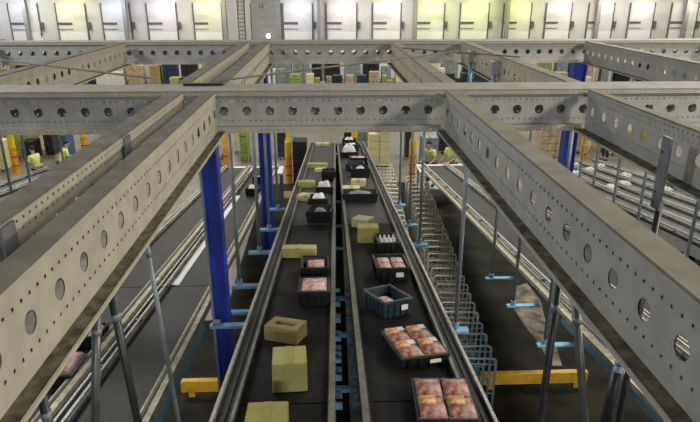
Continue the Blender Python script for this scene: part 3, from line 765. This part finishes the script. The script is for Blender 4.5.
for px0, px1, y, h, m, lb in (
    (170, 179, 46, 1.5, 'card', 'yellowish pallet load seen under the far cross beam, beside a dark one'), (181, 190, 46, 1.5, 'black', 'dark pallet load seen under the far cross beam, beside the yellowish one'),
    (193, 205, 47, 1.7, 'white', 'white wrapped pallet load seen just before the beam pair'), (268, 276, 50, 1.6, 'white', 'white pallet load just past the beam pair, first of two'),
    (278, 285, 50, 1.6, 'grey', 'pale grey pallet load just past the beam pair, second of two'), (290, 301, 49, 1.3, 'green', 'greenish pallet load under the diagonal tie'), (306, 314, 46, 1.7, 'cardpale', 'tall cream pallet load in the middle bay'),
    (315, 319, 46, 1.4, 'cardbrown', 'narrow brown load touching the tall cream one'), (320, 325, 46, 1.1, 'tan', 'low tan load next to the narrow brown one'),
    (326, 332, 46, 1.5, 'grey', 'blue grey load beside the low tan one'), (333, 342, 46, 1.6, 'black', 'black load in the middle bay beside the blue grey one'), (346, 354, 46, 1.6, 'tan', 'tall tan load between the black and the navy ones'),
    (357, 366, 46, 1.6, 'navy', 'navy load in the middle bay'), (369, 379, 48, 1.6, 'tan', 'tan and green load beyond the navy one'), (382, 392, 48, 1.3, 'green', 'green load hidden partly by the beam over the cages'),
    (436, 444, 50, 1.6, 'white', 'white load framed by the beams before the yellow doors'), (445, 454, 46, 1.7, 'black', 'black load framed by the beams, nearer the white one'), (456, 466, 46, 1.7, 'black', 'black load framed by the beams, nearer the pale blue post'),
    (535, 546, 47, 1.5, 'black', 'dark load at the tip of the bay before the far blue column'), (548, 566, 47, 1.6, 'tan', 'wide pinkish tan load before the far blue column'), (586, 595, 45, 1.5, 'cardpale', 'cream load just past the far blue column'), (597, 610, 45, 1.1, 'black', 'low dark load past the cream one'),
    (97, 122, 50, 1.4, 'white', 'wide white load added for the bright spot below the slanting beam with dark holes'), (8, 22, 45, 1.3, 'cardpale', 'cream load at the outermost bay near the picture edge')):  # the wide white load is added in place of a bluish bright spot
    far(px0, px1, y, h, m, lb)
def near(px0, px1, ybase, h, m, lb):
    p = atz((px0 + px1) / 2, ybase, 0); a = aty(px0, ybase, p.y).x; b = aty(px1, ybase, p.y).x
    pallet(lb, p.x, p.y, b - a, h, m)
near(294, 308, 187, 2.0, 'black', 'tall black stack between the post guard and the carton belt')
near(368, 389, 165, 1.9, 'cardpale', 'stack of cream cases behind the roll cages')
near(420, 436, 163, 1.3, 'grey', 'grey stack behind the white table beside the workers')
near(28, 40, 160, 1.0, 'black', 'low dark stack in front of the worker by the picture edge')
near(50, 59, 156, 2.3, 'black', 'tall dark pile beside a thin hanger post')
near(200, 218, 165, 1.5, 'grey', 'grey stack beyond the tall blue column')
near(242, 250, 160, 1.6, 'green', 'green stack between two hanger posts')
near(536, 560, 158, 1.8, 'tan', 'tan stack of goods beside the far blue column')
near(593, 604, 150, 1.8, 'card', 'yellowish stack behind the parallel belts')
near(278, 287, 158, 1.6, 'navy', 'narrow navy stack next to the post guard')
near(0, 12, 170, 1.4, 'cardpale', 'cream stack cut off by the picture edge')
near(66, 74, 160, 1.3, 'bluedull', 'dull blue stack beside the post guard behind the beige beam')
near(606, 617, 154, 1.4, 'white', 'white wrapped stack behind the parallel belts')
x = -30.0; i = 0
rr = random.Random(3)
while x < 33:
    w = rr.uniform(.8, 1.5)
    pallet(f'mixed goods along the white doors, {ORD[i]} from the bluish end', x + w / 2, 52.4, w, rr.uniform(1.5, 2.7), rr.choice(['black', 'grey', 'tan', 'cardbrown', 'navy', 'green', 'cardpale', 'white', 'black', 'grey', 'tan']), group='goods along the white doors')
    x += w + rr.uniform(.05, .6); i += 1
near(2, 12, 156, 2.2, 'tan', 'tan stack far behind the picture edge worker')
near(17, 27, 157, 2.1, 'green', 'green goods stack behind the post guard at the picture edge')
near(33, 46, 152, 2.3, 'cardpale', 'cream goods stack behind the worker at the picture edge')
near(207, 222, 158, 2.1, 'white', 'white wrapped goods stack beyond the post guard behind the tall blue column')
near(236, 243, 152, 1.7, 'cardpale', 'slim cream stack between two hanger posts')
near(344, 352, 150, 1.8, 'black', 'slim black stack behind the end of the meat belt')
near(356, 372, 147, 2.1, 'grey', 'grey stack behind the orange guard at the meat belt')
near(404, 410, 158, 2.2, 'navy', 'slim navy stack beside the post guard at the roll cage rows')
near(437, 452, 152, 2.2, 'black', 'black stack behind the two workers at the white table')
near(566, 578, 152, 2.1, 'tan', 'tan stack touching the far blue column')
near(622, 640, 154, 1.3, 'card', 'yellow stack at the far end of the parallel belts')
near(281, 294, 206, .8, 'cardbrown', 'low brown stack beside the far end of the carton belt under the blue bars')
# dark crates standing on the floor below the parallel belts
for i, (px, py) in enumerate(((612, 236), (636, 250), (664, 262), (694, 272), (664, 230))):
    p = atz(px, py, 0)
    t = crate(f'dark crate on the floor under the parallel belts, {ORD[i]} from the hanger plate post', p.x, p.y, .3 * i, .5, .6, .4, 'black', low=0, z=0.0, group='dark crates on the floor')
    t.matrix_world = Matrix.Translation((p.x, p.y, 0)) @ Matrix.Rotation(.3 * i, 4, 'Z')
    p2 = p

# ------------------------------------------------------------------ the hall
def floor_mat():
    m = bpy.data.materials.new('concrete_floor'); m.use_nodes = True; nt = m.node_tree; b = nt.nodes['Principled BSDF']
    tc = nt.nodes.new('ShaderNodeTexCoord'); n1 = nt.nodes.new('ShaderNodeTexNoise'); n1.inputs['Scale'].default_value = .9; n1.inputs['Detail'].default_value = 9; n1.inputs['Roughness'].default_value = .7
    nt.links.new(tc.outputs['Object'], n1.inputs['Vector'])
    r = nt.nodes.new('ShaderNodeValToRGB'); nt.links.new(n1.outputs['Fac'], r.inputs['Fac'])
    r.color_ramp.elements[0].position = .35; r.color_ramp.elements[0].color = (.13, .12, .10, 1); r.color_ramp.elements[1].position = .7; r.color_ramp.elements[1].color = (.24, .225, .19, 1)
    nt.links.new(r.outputs['Color'], b.inputs['Base Color']); b.inputs['Roughness'].default_value = .45
    return m
M['floor'] = floor_mat()
M['floordark'] = mat('dark_floor_zone', (.006, .007, .006), .7, 0, .4, 1.3, .1, col2=(.022, .020, .012), spec=.15)  # darker tone for the floor zone below the middle belts
M['pale'] = mat('painted_light_spill', (.012, .011, .008), .6, 0, .3, 3.0, col2=(.26, .22, .14))  # spill of light on the floor, put into the colour
struct(MB().box(-50, 50, -18, 55.4, -.2, 0).build('floor', 'floor'))
struct(MB().box(-7, -2.6, -5.9, 13.0, .0005, .004).build('trim_20', 'floordark'))
floordark = struct(MB().box(-2.6, 7.0, -5.9, 24.0, .0005, .004).build('trim_1', 'floordark'))
def patch(name, pts, m):
    b = MB(); lo = [b.bm.verts.new((p.x, p.y, .0045)) for p in pts]; hi = [b.bm.verts.new((p.x, p.y, .008)) for p in pts]
    b.bm.faces.new(lo[::-1]); b.bm.faces.new(hi); n_ = len(pts)
    for i in range(n_): b.bm.faces.new((lo[i], lo[(i + 1) % n_], hi[(i + 1) % n_], hi[i]))
    return struct(b.build(name, m))
patch('trim_2', [atz(*p, 0) for p in ((513, 288), (527, 283), (540, 300), (546, 322), (556, 345), (562, 366), (550, 366), (540, 345), (524, 325), (512, 306))], 'pale')  # outline of the painted light spill by the yellow barrier
WY = 55.0
struct(MB().box(-50, 50, WY, WY + .4, 0, 13.99).build('wall_back', 'wall'))
struct(MB().box(-50.4, -50, -18, 55.4, 0, 13.99).build('wall_left', 'wall'))
struct(MB().box(50, 50.4, -18, 55.4, 0, 13.99).build('wall_right', 'wall'))
struct(MB().box(-50, 50, -18.4, -18, 0, 13.99).build('wall_front', 'wall'))
struct(MB().box(-50.4, 50.4, -18.4, 55.4, 14, 14.3).build('ceiling', 'ceiling'))
def wx(px): return aty(px, 25, WY).x
ZD = 6.45
doors = [(12, 40), (59, 87), (104, 131), (149, 177), (195, 222), (284, 312), (327, 356), (373, 400), (417, 443), (460, 487), (503, 529), (545, 569), (587, 611), (628, 651), (669, 694), (-32, -5), (712, 737)]
TINT = [(.86, .88, 1), (1, .95, .45), (.70, .76, 1), (1, .82, .95), (1, .95, .45), (.85, .85, 1), (1, .88, .92), (1, .93, .80), (.93, 1, .38), (.92, 1, .32), (.92, 1, .32), (1, .88, .78), (1, .90, .80), (1, .90, .84), (1, .93, .72), (.8, .85, 1), (1, .93, .85)]
for i, (a, b) in enumerate(doors):
    x0, x1 = wx(a), wx(b); w = x1 - x0
    d = struct(MB().box(x0, x1, WY - .10, WY - .001, .02, ZD).build(f'door_{i+1}', 'door'))
    MB().box(x0 - .10, x0 - .005, WY - .13, WY - .001, 0, ZD + .1).build('jamb', 'jamb', d)
    MB().box(x1 + .005, x1 + .10, WY - .13, WY - .001, 0, ZD + .1).build('jamb', 'jamb', d)
    MB().box(x0 + .05, x1 - .02, WY - .125, WY - .1005, .1, 4.15).build('lower_leaf', 'whiteflat', d)
    MB().box(x0 + .02, x0 + w * .5, WY - .16, WY - .101, 4.82, 4.98).build('lever', 'lever', d)
    MB().box(x0 + .02, x0 + w * .5, WY - .15, WY - .101, 4.4, 4.45).build('lever', 'pillar', d)
    MB().box(x1 + .14, x1 + .36, WY - .22, WY - .001, 4.45, 5.0).build('lock_box', 'lever', d)
for i, px in enumerate((30, 128, 226, 319, 414, 505, 594, 681)):
    x = wx(px); struct(MB().box(x - .16, x + .16, WY - .7, WY - .35, 0, 13.9).build(f'trim_{i+3}', 'pillar'))
# plain grey door with its number
x0, x1 = wx(252), wx(281)
d = struct(MB().box(x0, x1, WY - .08, WY - .001, .02, 9.0).build('door_18', 'pillar'))
MB().box(x0 - .08, x0 - .004, WY - .1, WY - .001, 0, ZD + .1).build('jamb', 'jamb', d); MB().box(x1 + .004, x1 + .08, WY - .1, WY - .001, 0, ZD + .1).build('jamb', 'jamb', d)
cu = bpy.data.curves.new('door_number', 'FONT'); cu.body = '12'; cu.size = .45; cu.extrude = .01; cu.align_x = 'CENTER'
to = bpy.data.objects.new('door_number', cu); C.objects.link(to); dg = bpy.context.evaluated_depsgraph_get(); dg.update()
me = bpy.data.meshes.new_from_object(to.evaluated_get(dg)); bpy.data.objects.remove(to)
to = bpy.data.objects.new('door_number', me); C.objects.link(to); me.materials.clear(); me.materials.append(M['rubber']); to.parent = d
to.rotation_euler = (PI / 2, 0, 0); to.location = (wx(262), WY - .095, aty(262, 7.5, WY).z)
# ladder on the wall
lx = wx(242)
t = thing('wall_ladder', 'tall grey ladder fixed to the back wall beside the numbered grey door', 'ladder', (lx, WY - .25, 0))
for sx in (-1, 1): MB().box(sx * .28 - .04, sx * .28 + .04, -.04, .04, 0, 9).build('rail', 'lever', t)
for k in range(24): MB().box(-.239, .239, -.025, .025, .5 + k * .34, .56 + k * .34).build('rung', 'lever', t)
t = thing('wall_spotlight', 'small bright lamp on the numbered grey door', 'lamp', (wx(268), WY - .18, aty(268, 36, WY).z))
MB().box(-.2, .2, -.02, .09, -.2, .2).build('housing', 'lampbody', t); MB().ball((0, -.08, 0), .16).build('bulb', emis('spot_glow', (.9, 1, 1), 9), t, True)

# lamps over the doors
def area(name, parent, loc, rot, sx, sy, e, col):
    l = bpy.data.lights.new(name, 'AREA'); l.shape = 'RECTANGLE'; l.size = sx; l.size_y = sy; l.energy = e; l.color = col
    o = bpy.data.objects.new(name, l); C.objects.link(o); o.location = loc; o.rotation_euler = rot
    if parent: o.parent = parent
    return o
for i, (a, b) in enumerate(doors):
    x = wx((a + b) / 2 + 3)
    t = thing('door_lamp', f'narrow lamp above the white doors, over the {ORD[i]} door in building order' if False else f'narrow lamp fixed high above the {ORD[i]} white door of the back wall', 'lamp', (x, WY - 1.7, 6.9), 0, 'lamps above the white doors')
    MB().box(-.7, .7, -.15, .15, 0, .12).build('housing', 'lampbody', t)
    MB().box(-.05, .05, .1501, 1.7, .04, .08).build('arm', 'lampbody', t)
    area('lamp', t, (0, 0, -.02), (math.radians(30), 0, 0), 1.3, .25, 90, TINT[i])
# high bay lamps under the ceiling, plus a fill lamp added behind the camera
def bay(x, y, z, e, col, sx=2.4, sy=1.2):
    t = thing('unseen_bay_lamp', f'unseen flat lamp hung high over the hall', 'lamp', (x, y, z), 0, 'unseen high bay lamps')
    MB().box(-sx / 2, sx / 2, -sy / 2, sy / 2, 0, .15).build('housing', 'lampbody', t)
    MB().tube([(0, 0, .1501), (0, 0, 14 - z - .001)], .02, 6).build('rod', 'lampbody', t)
    area('lamp', t, (0, 0, -.03), (0, 0, 0), sx, sy, e, col)
for y in (16, 27, 38, 48):
    for x in (-24, -8, 8, 24):
        bay(x, y, 12.2, 620, (1, .96, .86))
bay(8.5, 0.5, 10.6, 1050, (1, .94, .78)); bay(-8, 4.0, 11, 480, (.96, .97, 1)); bay(6.5, 8.0, 12, 350, (1, .95, .84)); bay(1.5, -9.0, 10.0, 1000, (.97, .98, 1))  # last one: unseen lamp added behind the camera to brighten the beam webs

# ------------------------------------------------------------------ camera, world, view
w = bpy.data.worlds.new('hall'); bpy.context.scene.world = w; w.use_nodes = True
w.node_tree.nodes['Background'].inputs[0].default_value = (.5, .52, .55, 1); w.node_tree.nodes['Background'].inputs[1].default_value = .1
cam = bpy.data.cameras.new('camera'); co = bpy.data.objects.new('camera', cam); C.objects.link(co)
cam.sensor_width = 36; cam.lens = F / 700 * 36; cam.clip_start = .05; cam.clip_end = 300
R = Matrix((RT, UP, -FW)).transposed().to_4x4(); co.matrix_world = Matrix.Translation(CAM) @ R
sc = bpy.context.scene; sc.camera = co
sc.view_settings.view_transform = 'Standard'; sc.view_settings.look = 'None'; sc.view_settings.gamma = 1; sc.view_settings.exposure = 0.3
